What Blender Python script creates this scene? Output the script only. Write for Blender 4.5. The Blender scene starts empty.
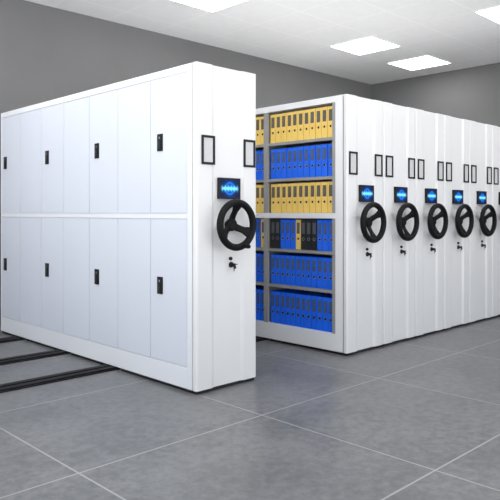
import bpy, bmesh, math, random
from mathutils import Vector, Matrix
random.seed(7)
scene = bpy.context.scene
COL = scene.collection
PI = math.pi
LZ = 0.025          # running clearance of the carriages above the floor

# ------------------------------------------------------------------ materials
def srgb(r, g, b):
    f = lambda c: (c/12.92 if c <= 0.04045 else ((c+0.055)/1.055)**2.4)
    return tuple(f(v/255.0) for v in (r, g, b)) + (1.0,)

def base_mat(name, col, rough=0.5, metal=0.0, spec=0.5):
    m = bpy.data.materials.new(name); m.use_nodes = True
    b = m.node_tree.nodes['Principled BSDF']
    b.inputs['Base Color'].default_value = col
    b.inputs['Roughness'].default_value = rough
    b.inputs['Metallic'].default_value = metal
    b.inputs['Specular IOR Level'].default_value = spec
    return m

def noisy(m, scale, amt, bump=0.0, bscale=None, stretch=None):
    """procedural mottling of the base colour and an optional fine bump"""
    nt = m.node_tree; b = nt.nodes['Principled BSDF']
    tc = nt.nodes.new('ShaderNodeTexCoord')
    mp = nt.nodes.new('ShaderNodeMapping')
    if stretch: mp.inputs['Scale'].default_value = stretch
    nt.links.new(tc.outputs['Object'], mp.inputs['Vector'])
    n = nt.nodes.new('ShaderNodeTexNoise'); n.inputs['Scale'].default_value = scale
    n.inputs['Detail'].default_value = 4
    nt.links.new(mp.outputs['Vector'], n.inputs['Vector'])
    hs = nt.nodes.new('ShaderNodeHueSaturation')
    hs.inputs['Color'].default_value = b.inputs['Base Color'].default_value
    mr = nt.nodes.new('ShaderNodeMapRange')
    mr.inputs['From Min'].default_value = 0.3; mr.inputs['From Max'].default_value = 0.7
    mr.inputs['To Min'].default_value = 1-amt; mr.inputs['To Max'].default_value = 1+amt
    nt.links.new(n.outputs['Fac'], mr.inputs['Value'])
    nt.links.new(mr.outputs['Result'], hs.inputs['Value'])
    nt.links.new(hs.outputs['Color'], b.inputs['Base Color'])
    if bump:
        n2 = nt.nodes.new('ShaderNodeTexNoise'); n2.inputs['Scale'].default_value = bscale or scale*6
        nt.links.new(tc.outputs['Object'], n2.inputs['Vector'])
        bp = nt.nodes.new('ShaderNodeBump'); bp.inputs['Strength'].default_value = bump
        bp.inputs['Distance'].default_value = 0.002
        nt.links.new(n2.outputs['Fac'], bp.inputs['Height'])
        nt.links.new(bp.outputs['Normal'], b.inputs['Normal'])
    return m

M = {}
M['white']  = noisy(base_mat('white_powder_coat', (0.725, 0.725, 0.73, 1), 0.38), 3.0, 0.008, 0.03, 900)
M['door']   = noisy(base_mat('door_steel_cool_light_tint', (0.63, 0.665, 0.745, 1), 0.36), 2.0, 0.008, 0.03, 900)  # cool light falling on the doors is put into their colour
M['frame']  = noisy(base_mat('carcass_steel_cool_light_tint', (0.74, 0.76, 0.80, 1), 0.36), 2.0, 0.008, 0.03, 900)  # same cool light in the frame colour, weaker than on the doors
M['shelf_white_lit'] = noisy(base_mat('white_shelf_frame_lightened', (0.86, 0.86, 0.865, 1), 0.38), 3.0, 0.008, 0.03, 900)  # the white coat lightened, standing in for light missing in the aisle
M['seam']   = base_mat('dark_seam', (0.07, 0.07, 0.07, 1), 0.7)
M['grey']   = noisy(base_mat('grey_shelf_steel', (0.33, 0.325, 0.31, 1), 0.45), 6.0, 0.05)
M['inner']  = noisy(base_mat('grey_back_sheet', (0.25, 0.25, 0.25, 1), 0.55), 6.0, 0.05)
M['black']  = noisy(base_mat('black_plastic', (0.007, 0.007, 0.008, 1), 0.45, spec=0.3), 30.0, 0.1, 0.1, 700)
M['rubber'] = noisy(base_mat('black_wheel_rim', (0.005, 0.005, 0.006, 1), 0.5, spec=0.15), 60.0, 0.1, 0.15, 900)
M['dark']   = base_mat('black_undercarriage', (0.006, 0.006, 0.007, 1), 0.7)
M['chrome'] = noisy(base_mat('brushed_chrome', (0.6, 0.6, 0.62, 1), 0.25, 1.0), 40, 0.05)
M['card']   = noisy(base_mat('grey_label_card', (0.56, 0.56, 0.565, 1), 0.5), 20, 0.03)
M['rail']   = noisy(base_mat('black_steel_rail', (0.010, 0.010, 0.011, 1), 0.6, spec=0.2), 10, 0.15)
M['paper']  = noisy(base_mat('paper_edges', (0.7, 0.69, 0.66, 1), 0.8), 60, 0.1, stretch=(1, 40, 1))
M['yellow'] = noisy(base_mat('yellow_binder_board', srgb(248, 212, 112), 0.42), 12, 0.05)
M['blue']   = noisy(base_mat('blue_binder_board', (0.008, 0.15, 0.92, 1), 0.38), 12, 0.08)
M['ink']    = noisy(base_mat('black_binder_board', (0.014, 0.014, 0.016, 1), 0.42), 12, 0.1)
M['pocket_yellow'] = noisy(base_mat('grey_label_in_pocket', (0.13, 0.115, 0.09, 1), 0.3), 40, 0.2)
M['pocket_blue']   = noisy(base_mat('bluish_label_in_pocket', (0.07, 0.11, 0.22, 1), 0.3), 40, 0.2)
M['pocket_ink']    = noisy(base_mat('dull_label_in_pocket', (0.09, 0.10, 0.10, 1), 0.3), 40, 0.2)
M['frame_white'] = base_mat('white_lamp_frame', (0.85, 0.85, 0.85, 1), 0.4)

# lamp diffuser
m = base_mat('lamp_diffuser', (0.9, 0.9, 0.9, 1), 0.4)
b = m.node_tree.nodes['Principled BSDF']
b.inputs['Emission Color'].default_value = (1, 0.995, 0.985, 1)
b.inputs['Emission Strength'].default_value = 11.0
M['lamp'] = m

def node(nt, kind, **kw):
    n = nt.nodes.new(kind)
    for k, v in kw.items(): setattr(n, k, v)
    return n
def math_n(nt, op, a, bb=None):
    n = node(nt, 'ShaderNodeMath', operation=op)
    for i, v in enumerate((a, bb)):
        if v is None: continue
        if isinstance(v, (int, float)): n.inputs[i].default_value = v
        else: nt.links.new(v, n.inputs[i])
    return n.outputs[0]

def grid_mask(nt, coord, off, pitch, half):
    """1 on lines at off + k*pitch, otherwise 0"""
    a = math_n(nt, 'SUBTRACT', coord, off - pitch*0.5)
    a = math_n(nt, 'DIVIDE', a, pitch)
    a = math_n(nt, 'FRACT', a)
    a = math_n(nt, 'SUBTRACT', a, 0.5)
    a = math_n(nt, 'ABSOLUTE', a)
    return math_n(nt, 'LESS_THAN', a, half/pitch)

# floor: large grey stone tiles with pale joints
m = base_mat('grey_stone_floor_tiles', (0.2, 0.2, 0.2, 1), 0.3); nt = m.node_tree
b = nt.nodes['Principled BSDF']
tc = node(nt, 'ShaderNodeTexCoord'); sx = node(nt, 'ShaderNodeSeparateXYZ')
nt.links.new(tc.outputs['Object'], sx.inputs[0])
gx = grid_mask(nt, sx.outputs['X'], 4.125, 1.275, 0.005)
gy = grid_mask(nt, sx.outputs['Y'], 2.803, 1.2, 0.005)
g = math_n(nt, 'MAXIMUM', gx, gy)
n1 = node(nt, 'ShaderNodeTexNoise'); n1.inputs['Scale'].default_value = 2.2; n1.inputs['Detail'].default_value = 9
n1.inputs['Roughness'].default_value = 0.62
n2 = node(nt, 'ShaderNodeTexNoise'); n2.inputs['Scale'].default_value = 17; n2.inputs['Detail'].default_value = 10; n2.inputs['Roughness'].default_value = 0.72
for n in (n1, n2): nt.links.new(tc.outputs['Object'], n.inputs['Vector'])
cr = node(nt, 'ShaderNodeValToRGB')
cr.color_ramp.elements[0].position = 0.42; cr.color_ramp.elements[0].color = (0.100, 0.102, 0.107, 1)
cr.color_ramp.elements[1].position = 0.58; cr.color_ramp.elements[1].color = (0.162, 0.164, 0.170, 1)
nm = math_n(nt, 'ADD', math_n(nt, 'MULTIPLY', n1.outputs['Fac'], 0.4), math_n(nt, 'MULTIPLY', n2.outputs['Fac'], 0.6))
nt.links.new(nm, cr.inputs['Fac'])
mx = node(nt, 'ShaderNodeMix', data_type='RGBA')
nt.links.new(g, mx.inputs['Factor']); nt.links.new(cr.outputs['Color'], mx.inputs['A'])
mx.inputs['B'].default_value = (0.30, 0.30, 0.30, 1)
nt.links.new(mx.outputs['Result'], b.inputs['Base Color'])
nt.links.new(math_n(nt, 'ADD', math_n(nt, 'MULTIPLY', n1.outputs['Fac'], 0.10), 0.31), b.inputs['Roughness'])
M['floor'] = m

# ceiling: square panels with bright bars
m = base_mat('ceiling_panels', (0.8, 0.8, 0.8, 1), 0.7, spec=0.2); nt = m.node_tree
b = nt.nodes['Principled BSDF']
tc = node(nt, 'ShaderNodeTexCoord'); sx = node(nt, 'ShaderNodeSeparateXYZ')
nt.links.new(tc.outputs['Object'], sx.inputs[0])
gx = grid_mask(nt, sx.outputs['X'], 7.24, 0.74, 0.010)
gy = grid_mask(nt, sx.outputs['Y'], 3.56, 0.735, 0.013)
g = math_n(nt, 'MAXIMUM', gx, gy)
n1 = node(nt, 'ShaderNodeTexNoise'); n1.inputs['Scale'].default_value = 9; n1.inputs['Detail'].default_value = 6
nt.links.new(tc.outputs['Object'], n1.inputs['Vector'])
cr = node(nt, 'ShaderNodeValToRGB')
cr.color_ramp.elements[0].position = 0.3; cr.color_ramp.elements[0].color = (0.90, 0.90, 0.90, 1)
cr.color_ramp.elements[1].position = 0.7; cr.color_ramp.elements[1].color = (0.93, 0.93, 0.93, 1)
nt.links.new(n1.outputs['Fac'], cr.inputs['Fac'])
mx = node(nt, 'ShaderNodeMix', data_type='RGBA')
nt.links.new(g, mx.inputs['Factor']); nt.links.new(cr.outputs['Color'], mx.inputs['A'])
mx.inputs['B'].default_value = (0.97, 0.97, 0.97, 1)
nt.links.new(mx.outputs['Result'], b.inputs['Base Color'])
M['ceiling'] = m
M['wall'] = noisy(base_mat('grey_wall_paint', (0.17, 0.17, 0.172, 1), 0.7, spec=0.25), 1.5, 0.04, 0.05, 120)

# glowing blue display: pulse across the middle with rings (object coordinates of the display, metres)
m = bpy.data.materials.new('blue_glowing_display'); m.use_nodes = True; nt = m.node_tree
b = nt.nodes['Principled BSDF']; b.inputs['Base Color'].default_value = (0.003, 0.006, 0.03, 1)
b.inputs['Roughness'].default_value = 0.5; b.inputs['Specular IOR Level'].default_value = 0.15
tc = node(nt, 'ShaderNodeTexCoord'); sx = node(nt, 'ShaderNodeSeparateXYZ')
nt.links.new(tc.outputs['Object'], sx.inputs[0])
X, Z = sx.outputs['X'], sx.outputs['Z']
ax = math_n(nt, 'ABSOLUTE', X); az = math_n(nt, 'ABSOLUTE', Z)
# wave: height of the bright band changes along x
wav = math_n(nt, 'ABSOLUTE', math_n(nt, 'SINE', math_n(nt, 'MULTIPLY', X, 105.0)))
wid = math_n(nt, 'ADD', math_n(nt, 'MULTIPLY', wav, 0.010), 0.007)
band = math_n(nt, 'POWER', 2.718, math_n(nt, 'MULTIPLY', math_n(nt, 'POWER', math_n(nt, 'DIVIDE', az, wid), 2.0), -1.0))
edge = node(nt, 'ShaderNodeMapRange', interpolation_type='SMOOTHSTEP')
edge.inputs['From Min'].default_value = 0.095; edge.inputs['From Max'].default_value = 0.06
nt.links.new(ax, edge.inputs['Value'])
band = math_n(nt, 'MULTIPLY', band, edge.outputs['Result'])
r = math_n(nt, 'SQRT', math_n(nt, 'ADD', math_n(nt, 'POWER', ax, 2.0), math_n(nt, 'POWER', az, 2.0)))
ring = math_n(nt, 'POWER', 2.718, math_n(nt, 'MULTIPLY', math_n(nt, 'POWER', math_n(nt, 'DIVIDE', math_n(nt, 'SUBTRACT', r, 0.042), 0.006), 2.0), -1.0))
halo = math_n(nt, 'POWER', 2.718, math_n(nt, 'MULTIPLY', math_n(nt, 'POWER', math_n(nt, 'DIVIDE', r, 0.045), 2.0), -1.0))
def scaled(col, fac):
    n = node(nt, 'ShaderNodeVectorMath', operation='SCALE')
    n.inputs[0].default_value = col; nt.links.new(fac, n.inputs['Scale']); return n.outputs[0]
def addv(a, c):
    n = node(nt, 'ShaderNodeVectorMath', operation='ADD')
    nt.links.new(a, n.inputs[0]); nt.links.new(c, n.inputs[1]); return n.outputs[0]
tot = addv(addv(scaled((0.22, 0.85, 1.3), band), scaled((0.0, 0.14, 0.60), ring)), scaled((0.0, 0.09, 0.45), halo))
basev = node(nt, 'ShaderNodeVectorMath', operation='ADD'); nt.links.new(tot, basev.inputs[0])
basev.inputs[1].default_value = (0.0, 0.004, 0.03)
nt.links.new(basev.outputs[0], b.inputs['Emission Color'])
b.inputs['Emission Strength'].default_value = 1.15
M['display'] = m

# ------------------------------------------------------------------ mesh helpers
class MB:
    def __init__(s): s.bm = bmesh.new(); s.slot = 0
    def box(s, x0, x1, y0, y1, z0, z1, bev=0.0, seg=2):
        r = bmesh.ops.create_cube(s.bm, size=1.0)
        vs = r['verts']
        for v in vs:
            v.co = Vector(((x0+x1)/2 + v.co.x*(x1-x0), (y0+y1)/2 + v.co.y*(y1-y0), (z0+z1)/2 + v.co.z*(z1-z0)))
        fs = set(f for v in vs for f in v.link_faces)
        for f in fs: f.material_index = s.slot
        if bev:
            es = list(set(e for v in vs for e in v.link_edges))
            q = bmesh.ops.bevel(s.bm, geom=es, offset=bev, segments=seg, affect='EDGES', profile=0.5)
            for f in q['faces']: f.material_index = s.slot
        return s
    def prism_z(s, pts, z0, z1):
        lo = [s.bm.verts.new((x, y, z0)) for x, y in pts]; hi = [s.bm.verts.new((x, y, z1)) for x, y in pts]
        n = len(pts)
        for i in range(n):
            f = s.bm.faces.new((lo[i], lo[(i+1) % n], hi[(i+1) % n], hi[i])); f.material_index = s.slot
            j = (i+1) % n; f.smooth = math.hypot(pts[i][0]-pts[j][0], pts[i][1]-pts[j][1]) < 0.008   # rounded corners only
        s.bm.faces.new(lo[::-1]).material_index = s.slot; s.bm.faces.new(hi).material_index = s.slot
        return s
    def lathe_y(s, cx, cz, prof, n=32, fn=lambda p: p):
        """turned about an axis parallel to Y; prof is a list of (radius, y)"""
        rings = []
        for rad, y in prof:
            if rad < 1e-6: rings.append([s.bm.verts.new(fn((cx, y, cz)))])
            else: rings.append([s.bm.verts.new(fn((cx+rad*math.cos(2*PI*k/n), y, cz+rad*math.sin(2*PI*k/n)))) for k in range(n)])
        for a, c in zip(rings, rings[1:]):
            for k in range(n):
                k2 = (k+1) % n
                if len(a) == 1 and len(c) == 1: continue
                if len(a) == 1: f = (a[0], c[k], c[k2])
                elif len(c) == 1: f = (a[k], c[0], a[k2])
                else: f = (a[k], c[k], c[k2], a[k2])
                f = s.bm.faces.new(f); f.material_index = s.slot; f.smooth = True
        return s
    def lathe_x(s, cy, cz, prof, n=20):
        """turned about an axis parallel to X; prof is a list of (radius, x)"""
        return s.lathe_y(0, 0, prof, n, lambda p: (p[1], cy + p[0], cz + p[2]))
    def torus_y(s, cx, cy, cz, R, ra, ry, n=56, k=14):
        rows = []
        for i in range(n):
            a = 2*PI*i/n; row = []
            for j in range(k):
                t = 2*PI*j/k
                rr = R + ra*math.cos(t)
                row.append(s.bm.verts.new((cx+rr*math.cos(a), cy+ry*math.sin(t), cz+rr*math.sin(a))))
            rows.append(row)
        for i in range(n):
            for j in range(k):
                a, c = rows[i], rows[(i+1) % n]
                f = s.bm.faces.new((a[j], a[(j+1) % k], c[(j+1) % k], c[j])); f.material_index = s.slot; f.smooth = True
        return s
    def loft(s, secs):
        """secs: list of closed loops of equal length"""
        vs = [[s.bm.verts.new(p) for p in sec] for sec in secs]
        n = len(vs[0])
        for a, c in zip(vs, vs[1:]):
            for i in range(n):
                f = s.bm.faces.new((a[i], a[(i+1) % n], c[(i+1) % n], c[i])); f.material_index = s.slot; f.smooth = True
        s.bm.faces.new(vs[0][::-1]).material_index = s.slot; s.bm.faces.new(vs[-1]).material_index = s.slot
        return s
    def build(s, name, mats, parent=None, loc=(0, 0, 0), smooth=35):
        bmesh.ops.recalc_face_normals(s.bm, faces=s.bm.faces[:])
        if smooth:
            for e in s.bm.edges:
                if len(e.link_faces) != 2 or e.calc_face_angle(0) > math.radians(smooth): e.smooth = False
        me = bpy.data.meshes.new(name); s.bm.to_mesh(me); s.bm.free()
        for mm in (mats if isinstance(mats, (list, tuple)) else [mats]): me.materials.append(mm)
        o = bpy.data.objects.new(name, me); COL.objects.link(o)
        o.location = loc
        if parent: o.parent = parent
        return o

def tag(o, label, cat, group=None):
    o['label'] = label; o['category'] = cat
    if group: o['group'] = group
    return o
def thing(name, loc):
    o = bpy.data.objects.new(name, None); COL.objects.link(o); o.location = loc; o.empty_display_size = 0.1
    return o
def children(o): return [c for c in bpy.data.objects if c.parent == o]
def copy_part(o, parent):
    c = o.copy(); COL.objects.link(c); c.parent = parent
    for ch in children(o): copy_part(ch, c)
    return c
def struct(o): o['kind'] = 'structure'; return o

# ------------------------------------------------------------------ room
WX, WY, CZ = 10.0, 6.95, 3.66 + LZ
RX0, RY0 = -1.1, -1.7
struct(MB().box(RX0, WX+0.12, RY0, WY+0.12, -0.1, 0.0).build('floor', M['floor'], smooth=0))
struct(MB().box(RX0, WX+0.12, RY0, WY+0.12, CZ, CZ+0.1).build('ceiling', M['ceiling'], smooth=0))
struct(MB().box(RX0, WX+0.12, WY, WY+0.12, 0.0, CZ).build('wall_back', M['wall'], smooth=0))
struct(MB().box(WX, WX+0.12, RY0, WY, 0.0, CZ).build('wall_right', M['wall'], smooth=0))

# square ceiling lamps, each filling one ceiling panel
def lamp(x, y, label):
    w, d = 0.74, 0.735
    t = thing('ceiling_light', (x+w/2, y+d/2, CZ))
    f = MB(); h = 0.012; e = 0.014
    f.box(-w/2, w/2, -d/2, -d/2+e, -h, 0); f.box(-w/2, w/2, d/2-e, d/2, -h, 0)
    f.box(-w/2, -w/2+e, -d/2+e, d/2-e, -h, 0); f.box(w/2-e, w/2, -d/2+e, d/2-e, -h, 0)
    f.build('lamp_frame', M['frame_white'], t, smooth=0)
    MB().box(-w/2+e, w/2-e, -d/2+e, d/2-e, -0.007, -0.001).build('diffuser', M['lamp'], t, smooth=0)
    tag(t, label, 'ceiling light', 'square ceiling lamps')
lamp(8.72, 5.03, 'square white lit ceiling lamp nearest the far corner of the room')
lamp(7.24, 5.03, 'square white lit ceiling lamp, second from the far corner above the row')
lamp(4.28, 5.03, 'square white lit ceiling lamp above the aisle, cut by the top edge')
lamp(7.24, 2.83, 'square white lit ceiling lamp at the right, cut by the right edge')
for x, y in ((4.28, 2.83), (1.32, 5.03), (1.32, 2.83), (-0.16, 5.03), (-0.16, 2.83), (4.28, 0.63), (7.24, 0.63), (1.32, 0.63)):  # lamps out of view; the leftmost pair is added to brighten the doors
    lamp(x, y, 'unseen square white lit ceiling lamp, set outside the view')

# floor rails
for y, lab in ((4.52, 'black steel floor rail nearest the camera, passing under the cabinets'),
               (5.33, 'black steel floor rail in the middle of the three left of the closed cabinet'),
               (6.22, 'black steel floor rail farthest back, next to the back wall')):
    t = thing('floor_rail', (0, y, 0))
    b1 = MB()
    b1.box(-0.6, 9.2, -0.090, 0.090, 0.0, 0.008, 0.002)
    b1.build('base_strip', M['rail'], t)
    b2 = MB(); b2.box(-0.6, 9.2, -0.072, -0.014, 0.008, 0.020, 0.003); b2.box(-0.6, 9.2, 0.014, 0.072, 0.008, 0.020, 0.003)
    b2.build('running_track', M['rail'], t)
    tag(t, lab, 'rail', 'floor rails under the cabinets')

# ------------------------------------------------------------------ cabinet parts (local frame: x along the row, y into the depth, z up)
W = 0.569; YF = 0.0; YJ = 0.038; YB = 0.050; YE = 3.24; HT = 2.30   # panel face, panel back, carcass front, carcass end, height
def add_panel(root, W):
    r = 0.018
    pts = [(0, YJ), (0, r)]
    pts += [(r - r*math.cos(a), r - r*math.sin(a)) for a in [PI/2*k/6 for k in range(1, 7)]]
    pts += [(0.140, 0), (0.168, 0.013), (W-0.163, 0.013), (W-0.135, 0)]
    pts += [(W-r + r*math.sin(a), r - r*math.cos(a)) for a in [PI/2*k/6 for k in range(0, 7)]]
    pts += [(W, YJ)]
    return MB().prism_z(pts, LZ, LZ+HT).build('end_panel', M['white'], root, smooth=25)

def add_label_holder(root, x0, x1):
    z0, z1 = 1.588+LZ, 1.794+LZ; e = 0.017; f = MB()
    y0, y1 = -0.010, 0.0
    f.box(x0, x1, y0, y1, z1-e, z1, 0.002); f.box(x0, x1, y0, y1, z0, z0+e, 0.002)
    f.box(x0, x0+e, y0, y1, z0+e*0.8, z1-e*0.8, 0.002); f.box(x1-e, x1, y0, y1, z0+e*0.8, z1-e*0.8, 0.002)
    o = f.build('label_holder', M['black'], root)
    MB().box(x0+e*0.8, x1-e*0.8, -0.003, 0.0, z0+e*0.8, z1-e*0.8).build('label_card', M['card'], o, smooth=0)
    return o

def add_screen(root, dx):
    x0, x1, z0, z1 = 0.188+dx, 0.398+dx, 1.346+LZ, 1.500+LZ; e = 0.012
    f = MB(); yb, yf = 0.013, -0.012
    f.box(x0, x1, -0.006, yb, z0, z1, 0.002)
    f.box(x0, x1, yf, -0.006, z1-e, z1, 0.002); f.box(x0, x1, yf, -0.006, z0, z0+e, 0.002)
    f.box(x0, x0+e, yf, -0.006, z0+e*.8, z1-e*.8, 0.002); f.box(x1-e, x1, yf, -0.006, z0+e*.8, z1-e*.8, 0.002)
    o = f.build('touch_screen', M['black'], root)
    hw, hh = (x1-x0)/2 - e*0.9, (z1-z0)/2 - e*0.9
    MB().box(-hw, hw, -0.0015, 0.0015, -hh, hh).build('display', M['display'], o, ((x0+x1)/2, -0.0075, (z0+z1)/2), smooth=0)['label'] = 'blue glowing display with a bright pulse'
    return o

WC = (0.2865, -0.085, 1.159+LZ)     # wheel centre
def add_wheel(root, angles, dx, grip=None):
    cx, cy, cz = WC[0]+dx*1.3-0.004, WC[1], WC[2]; R = 0.162
    o = MB().torus_y(cx, cy, cz, R, 0.0255, 0.026).build('handwheel', M['rubber'], root, smooth=60)
    yh = -0.030
    h = MB().lathe_y(cx, cz, [(0.0, 0.013), (0.030, 0.013), (0.030, -0.008), (0.044, -0.012), (0.046, -0.030), (0.043, -0.043), (0.036, -0.048), (0.034, -0.045), (0.0, -0.045)], 36)
    h.build('hub', M['rubber'], o, smooth=40)
    for a in angles:
        ca, sa = math.cos(math.radians(a)), math.sin(math.radians(a)); secs = []
        for t in [i/8 for i in range(9)]:
            rad = 0.030 + t*(R - 0.030)
            y = yh + (cy - yh)*(t*t*(3-2*t))
            w = 0.024 + 0.004*abs(t-0.35)*2 + 0.022*max(0, t-0.5)/0.5
            th = 0.011
            px, pz = cx + rad*ca, cz + rad*sa
            sec = []
            for u, v in ((-1, -.5), (-.75, -1), (.75, -1), (1, -.5), (1, .5), (.75, 1), (-.75, 1), (-1, .5)):
                sec.append((px - sa*w*u, y + th*v, pz + ca*w*u))
            secs.append(sec)
        MB().loft(secs).build('spoke', M['rubber'], o, smooth=40)
    if grip is not None:
        a = math.radians(grip); gx, gz = cx + R*math.cos(a), cz + R*math.sin(a)
        MB().lathe_y(gx, gz, [(0.0, cy), (0.009, cy), (0.009, cy-0.024), (0.014, cy-0.028), (0.016, cy-0.05), (0.015, cy-0.075), (0.010, cy-0.082), (0, cy-0.083)], 20).build('spinner_grip', M['rubber'], o, smooth=50)
    return o

def add_lock(root, dx):
    xc, zc = 0.317+dx, 0.870+LZ; y = 0.013
    o = MB().box(xc-0.055, xc+0.055, y-0.003, y, zc-0.055, zc+0.06, 0.0012).build('lock_plate', M['white'], root)
    MB().lathe_y(xc-0.008, zc+0.042, [(0, y-0.003), (0.013, y-0.003), (0.013, y-0.015), (0.010, y-0.019), (0, y-0.019)], 24).build('lock_button', M['black'], o)
    MB().lathe_y(xc, zc-0.004, [(0, y-0.003), (0.022, y-0.003), (0.020, y-0.012), (0.014, y-0.016), (0, y-0.016)], 24).build('lock_cylinder', M['black'], o)
    k = MB()
    k.box(xc-0.003, xc+0.003, y-0.050, y-0.016, zc-0.016, zc+0.008, 0.001)
    k.lathe_y(xc-0.003, zc-0.02, [(0, y-0.046), (0.013, y-0.046), (0.013, y-0.050), (0, y-0.050)], 16)
    k.box(xc+0.004, xc+0.040, y-0.034, y-0.030, zc-0.004, zc+0.002, 0.0008)
    k.box(xc-0.004, xc+0.002, y-0.040, y-0.036, zc-0.050, zc-0.020, 0.0008)
    k.build('key', M['black'], o)
    return o

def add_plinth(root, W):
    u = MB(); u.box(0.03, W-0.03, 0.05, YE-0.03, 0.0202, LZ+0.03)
    u.box(0.012, W-0.012, 0.014, 0.049, 0.003, LZ+0.004)                  # added black strips between the rails, for the shade under the cabinet
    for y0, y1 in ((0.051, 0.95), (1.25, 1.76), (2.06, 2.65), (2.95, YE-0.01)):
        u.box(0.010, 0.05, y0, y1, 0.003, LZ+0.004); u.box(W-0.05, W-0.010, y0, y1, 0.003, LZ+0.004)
    return u.build('undercarriage_with_shade_strips', M['dark'], root, smooth=0)

def end_fittings(root, angles, W, dx, grip=None):
    add_panel(root, W)
    add_label_holder(root, 0.026+dx, 0.148+dx); add_label_holder(root, 0.423+dx*1.6, 0.542+dx*1.6)
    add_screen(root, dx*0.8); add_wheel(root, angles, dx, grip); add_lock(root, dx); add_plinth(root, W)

Y0 = 3.42
# ------------------------------------------------------------------ closed-door cabinet nearest the camera
cab = thing('mobile_cabinet', (2.828, Y0, 0))
tag(cab, 'white mobile filing cabinet with closed doors, standing apart at the left', 'filing cabinet', 'mobile filing cabinets')
WN = 0.592
end_fittings(cab, (86, -24, 212), WN, 0.018, -72)
ZT0, ZT1 = 1.245+LZ, 2.243+LZ           # upper doors
ZB0, ZB1 = 0.155+LZ, 1.200+LZ           # lower doors
DY0 = 0.105; PITCH = 0.4445
c = MB(); top = LZ+HT; bot = LZ
c.box(0.012, WN, YB, YE, bot, top); c.slot = 1; c.box(0.006, WN-0.006, YJ-0.001, YB+0.001, bot+0.002, top-0.004); c.slot = 0                                # body behind the frame
c.box(0, 0.012, YB, DY0-0.0015, bot, top, 0.002)                        # stile beside the end panel
yend = DY0 + 7*PITCH
c.box(0, 0.012, yend+0.0015, YE, bot, top, 0.002)                       # far stile
c.box(0, 0.012, DY0-0.001, yend+0.001, ZT1+0.004, top, 0.002)
c.box(0, 0.012, DY0-0.001, yend+0.001, ZB1+0.004, ZT0-0.004, 0.002)
c.box(0, 0.012, DY0-0.001, yend+0.001, bot, ZB0-0.006, 0.002)
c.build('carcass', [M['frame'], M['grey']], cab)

dproto = {}
def make_door(z0, z1, k, hand):
    y0 = DY0 + k*PITCH; d = MB()
    d.box(0.0015, 0.011, y0+0.003, y0+PITCH-0.003, z0, z1, 0.0015)
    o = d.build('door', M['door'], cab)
    if hand:
        zc = (1.768 if z0 > 1 else 0.708) + LZ
        yc = y0 + PITCH - 0.128 if k < 6 else y0 + PITCH - 0.09
        h = MB()
        h.box(-0.006, 0.0025, yc-0.033, yc+0.033, zc-0.064, zc+0.064, 0.003)
        h.box(-0.0072, -0.0055, yc-0.026, yc+0.026, zc-0.056, zc+0.056, 0.0006)
        h.box(-0.013, -0.006, yc-0.017, yc+0.012, zc-0.050, zc+0.012, 0.003)
        h.slot = 1
        h.lathe_x(yc, zc+0.034, [(0, -0.006), (0.011, -0.006), (0.011, -0.010), (0.004, -0.010), (0, -0.0115)], 18)
        h.box(-0.0135, -0.012, yc-0.004, yc-0.001, zc-0.042, zc+0.004)
        h.build('door_handle', [M['black'], M['chrome']], o)['label'] = 'black recessed handle with a small lock'
for k in range(7):
    make_door(ZT0, ZT1, k, k % 2 == 0); make_door(ZB0, ZB1, k, k % 2 == 0)

# ------------------------------------------------------------------ row of units
ROWX = 4.551; P = 0.575
unit = thing('mobile_cabinet', (ROWX, Y0, 0))
tag(unit, 'white mobile shelving unit with open shelves full of binders, first of the row', 'filing cabinet', 'mobile filing cabinets')
ROWA = (36, -84, 156)
end_fittings(unit, ROWA, W, 0.0)
c = MB()
c.box(0, W, YB, 0.132, bot, top, 0.002)                         # white stile and side wall
c.slot = 1; c.box(0.009, W-0.009, YJ-0.001, YB+0.003, bot+0.002, top-0.012); c.slot = 0
c.box(0, W, YE-0.06, YE, bot, top, 0.002)
c.box(0, W, 0.132, YE-0.06, 2.243+LZ, top, 0.002)
c.box(0, 0.03, 0.132, YE-0.06, 1.195+LZ, 1.245+LZ, 0.002); c.box(0.03, W, 0.132, YE-0.06, 1.205+LZ, 1.240+LZ)
c.box(0, W, 0.132, YE-0.06, bot, 0.155+LZ, 0.002)
c.build('carcass', [M['shelf_white_lit'], M['seam']], unit)
MB().box(0.335, 0.345, 0.132, YE-0.06, 0.155+LZ, 2.243+LZ).build('back_sheet', M['inner'], unit, smooth=0)
POST = 0.973; PW = 0.064
posts = [0.133] + [POST + k*0.867 for k in range(3)]
for i, y in enumerate(posts):
    p = MB(); w = 0.037 if i == 0 else PW
    for za, zb in ((0.156, 1.194), (1.246, 2.242)):
        p.box(0.005, 0.022, y, y+w, za+LZ, zb+LZ, 0.0015)
        p.box(0.022, 0.334, y + (0 if i == 0 else w/2-0.004), y + (0.012 if i == 0 else w/2+0.004), za+LZ, zb+LZ)
    p.build('shelf_post', M['grey'], unit)
SH = [1.935, 1.580, 1.245, 0.895, 0.545, 0.155]
bays = [(0.170, POST), (POST+PW, POST+0.867), (POST+0.867+PW, POST+2*0.867), (POST+2*0.867+PW, YE-0.06)]
for z in (1.935, 1.580, 0.895, 0.545):
    for y0, y1 in bays:
        s = MB(); s.box(0.008, 0.334, y0+0.001, y1-0.001, z-0.004+LZ, z+LZ); s.box(0.006, 0.020, y0+0.001, y1-0.001, z-0.028+LZ, z+LZ, 0.002)
        s.build('shelf', M['grey'], unit)

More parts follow.
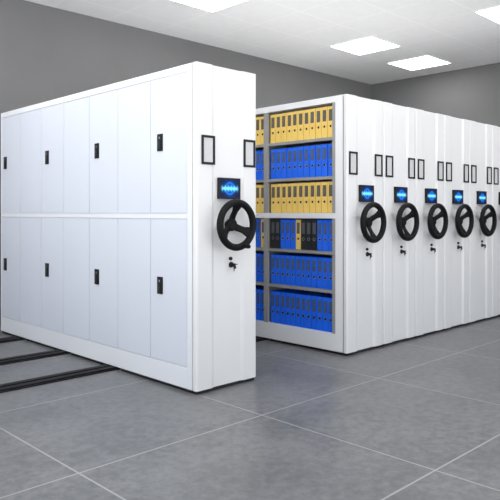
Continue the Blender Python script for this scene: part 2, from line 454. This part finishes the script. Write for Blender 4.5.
# other units of the row: closed carcass behind the same end panel
src = None
for k in range(1, 6):
    u = thing('mobile_cabinet', (ROWX + P*k, Y0, 0))
    words = {1: 'second', 2: 'third', 3: 'fourth', 4: 'fifth', 5: 'sixth'}[k]
    tag(u, 'white mobile cabinet with black handwheel, %s of the row from the open shelves' % words
        if k < 5 else 'white mobile cabinet cut by the right edge, sixth of the row from the open shelves',
        'filing cabinet', 'mobile filing cabinets')
    if src is None:
        for ch in children(unit):
            if ch.name.split('.')[0] in ('carcass', 'back_sheet', 'shelf_post', 'shelf'): continue
            copy_part(ch, u)
        c = MB(); c.box(0, W, YB, YE, bot, top, 0.003); c.slot = 1; c.box(0.009, W-0.009, YJ-0.001, YB+0.003, bot+0.002, top-0.012)
        c.build('carcass', [M['white'], M['seam']], u)
        src = u
    else:
        for ch in children(src): copy_part(ch, u)

# ------------------------------------------------------------------ binders
def make_binder(kind, pitch, h):
    """spine towards -x, origin at the middle of the spine's foot"""
    w = pitch - 0.0055; d = 0.275; t = 0.003
    root = thing('lever_arch_binder', (0, 0, 0))
    mat = M[kind]
    cv = MB()
    cv.box(0, t+0.001, -w/2, w/2, 0, h, 0.0012); cv.box(0.002, d, -w/2, -w/2+t, 0, h, 0.001); cv.box(0.002, d, w/2-t, w/2, 0, h, 0.001)
    cv.build('cover', mat, root)
    MB().box(0.030, d-0.012, -w/2+t+0.006, w/2-t-0.006, 0.002, h-0.014).build('paper_stack', M['paper'], root, smooth=0)
    lp = MB().box(-0.0012, 0.0005, -w*0.31, w*0.31, h*0.53, h*0.90, 0.0004)
    lp.build('label_pocket', M['pocket_'+kind], root)
    ring = MB(); ring.slot = 1
    zc = h*0.36
    ring.lathe_x(0, zc, [(0, -0.0006), (0.0115, -0.0006), (0.0115, 0.0005)], 20)
    ring.slot = 0
    ring.lathe_x(0, zc, [(0.0115, 0.0), (0.0115, -0.0016), (0.0150, -0.0016), (0.0150, 0.0005)], 20)
    ring.build('finger_ring', [mat if kind == 'yellow' else M['chrome'], M['dark']], root)
    return root
ORD = ['first', 'second', 'third', 'fourth', 'fifth', 'sixth', 'seventh', 'eighth', 'ninth', 'tenth', 'eleventh', 'twelfth']
ROWN = ['top', 'second', 'third', 'fourth', 'fifth', 'bottom']
GREYNAME = {'yellow': 'yellow', 'blue': 'blue', 'ink': 'black'}
ROWC = [['yellow']*12, ['blue']*12, ['yellow']*12, None, ['blue']*12, ['blue']*12]
MIX1 = ['blue', 'blue', 'blue', 'ink', 'ink', 'ink', 'yellow', 'blue', 'blue', 'blue', 'ink', 'ink']
MIX2 = ['yellow', 'blue', 'blue', 'blue', 'ink', 'ink', 'blue', 'blue', 'blue', 'blue']
protos = {}
def place_binder(kind, pitch, h, y, z, label, group):
    key = (kind, round(pitch, 4), h)
    if key not in protos:
        o = make_binder(*key); protos[key] = o
    else:
        src = protos[key]; o = src.copy(); COL.objects.link(o)
        for ch in children(src):
            cc = ch.copy(); COL.objects.link(cc); cc.parent = o
    o.location = (ROWX + 0.034 + random.uniform(-0.003, 0.003), Y0 + y, z + LZ + 0.0012)
    tag(o, label, 'binder', group)
for r in range(6):
    n = 11 if r < 3 else 12
    y0, y1 = bays[0]; pitch = (y1 - y0 - 0.006)/n
    h = [0.285, 0.295, 0.285, 0.285, 0.285, 0.312][r]
    for i in range(n):
        kind = (ROWC[r] or MIX1)[i]
        place_binder(kind, pitch, h, y0 + 0.003 + pitch*(i+0.5), SH[r],
                     '%s lever arch binder on the %s shelf, %s from the right end' % (GREYNAME[kind], ROWN[r], ORD[i]),
                     'binders on the %s shelf' % ROWN[r])
    y0, y1 = bays[1]
    for i in range(9):
        kind = (ROWC[r] or MIX2)[i]
        place_binder(kind, pitch, h, y0 + 0.003 + pitch*(i+0.5), SH[r],
                     '%s lever arch binder on the %s shelf, %s left of the grey post' % (GREYNAME[kind], ROWN[r], ORD[i]),
                     'binders on the %s shelf' % ROWN[r])

# ------------------------------------------------------------------ daylight added as fill through the room sides left unbuilt
w = bpy.data.worlds.new('daylight_fill'); scene.world = w; w.use_nodes = True
nt = w.node_tree; bg = nt.nodes['Background']
tc = node(nt, 'ShaderNodeTexCoord'); sx = node(nt, 'ShaderNodeSeparateXYZ')
nt.links.new(tc.outputs['Generated'], sx.inputs[0])
cr = node(nt, 'ShaderNodeValToRGB')
cr.color_ramp.elements[0].position = 0.42; cr.color_ramp.elements[0].color = (1.0, 1.0, 1.0, 1)     # lower half made brighter to light the ceiling
cr.color_ramp.elements[1].position = 0.56; cr.color_ramp.elements[1].color = (0.36, 0.385, 0.42, 1)  # overcast sky
nt.links.new(math_n(nt, 'MULTIPLY', math_n(nt, 'ADD', sx.outputs['Z'], 1.0), 0.5), cr.inputs['Fac'])
nt.links.new(cr.outputs['Color'], bg.inputs['Color']); bg.inputs['Strength'].default_value = 2.9

# ------------------------------------------------------------------ camera
cam = bpy.data.cameras.new('camera'); co = bpy.data.objects.new('camera', cam); COL.objects.link(co)
cam.sensor_fit = 'HORIZONTAL'; cam.sensor_width = 36.0; cam.lens = 636/500*36.0
cam.shift_y = -37/500; cam.clip_start = 0.05; cam.clip_end = 100
co.location = (0, 0, 1.245+LZ); co.rotation_euler = (PI/2, 0, math.radians(45.6-90))
scene.camera = co
vs = scene.view_settings
vs.view_transform = 'Standard'; vs.look = 'None'; vs.gamma = 1.0; vs.use_curve_mapping = False; vs.exposure = 0.15
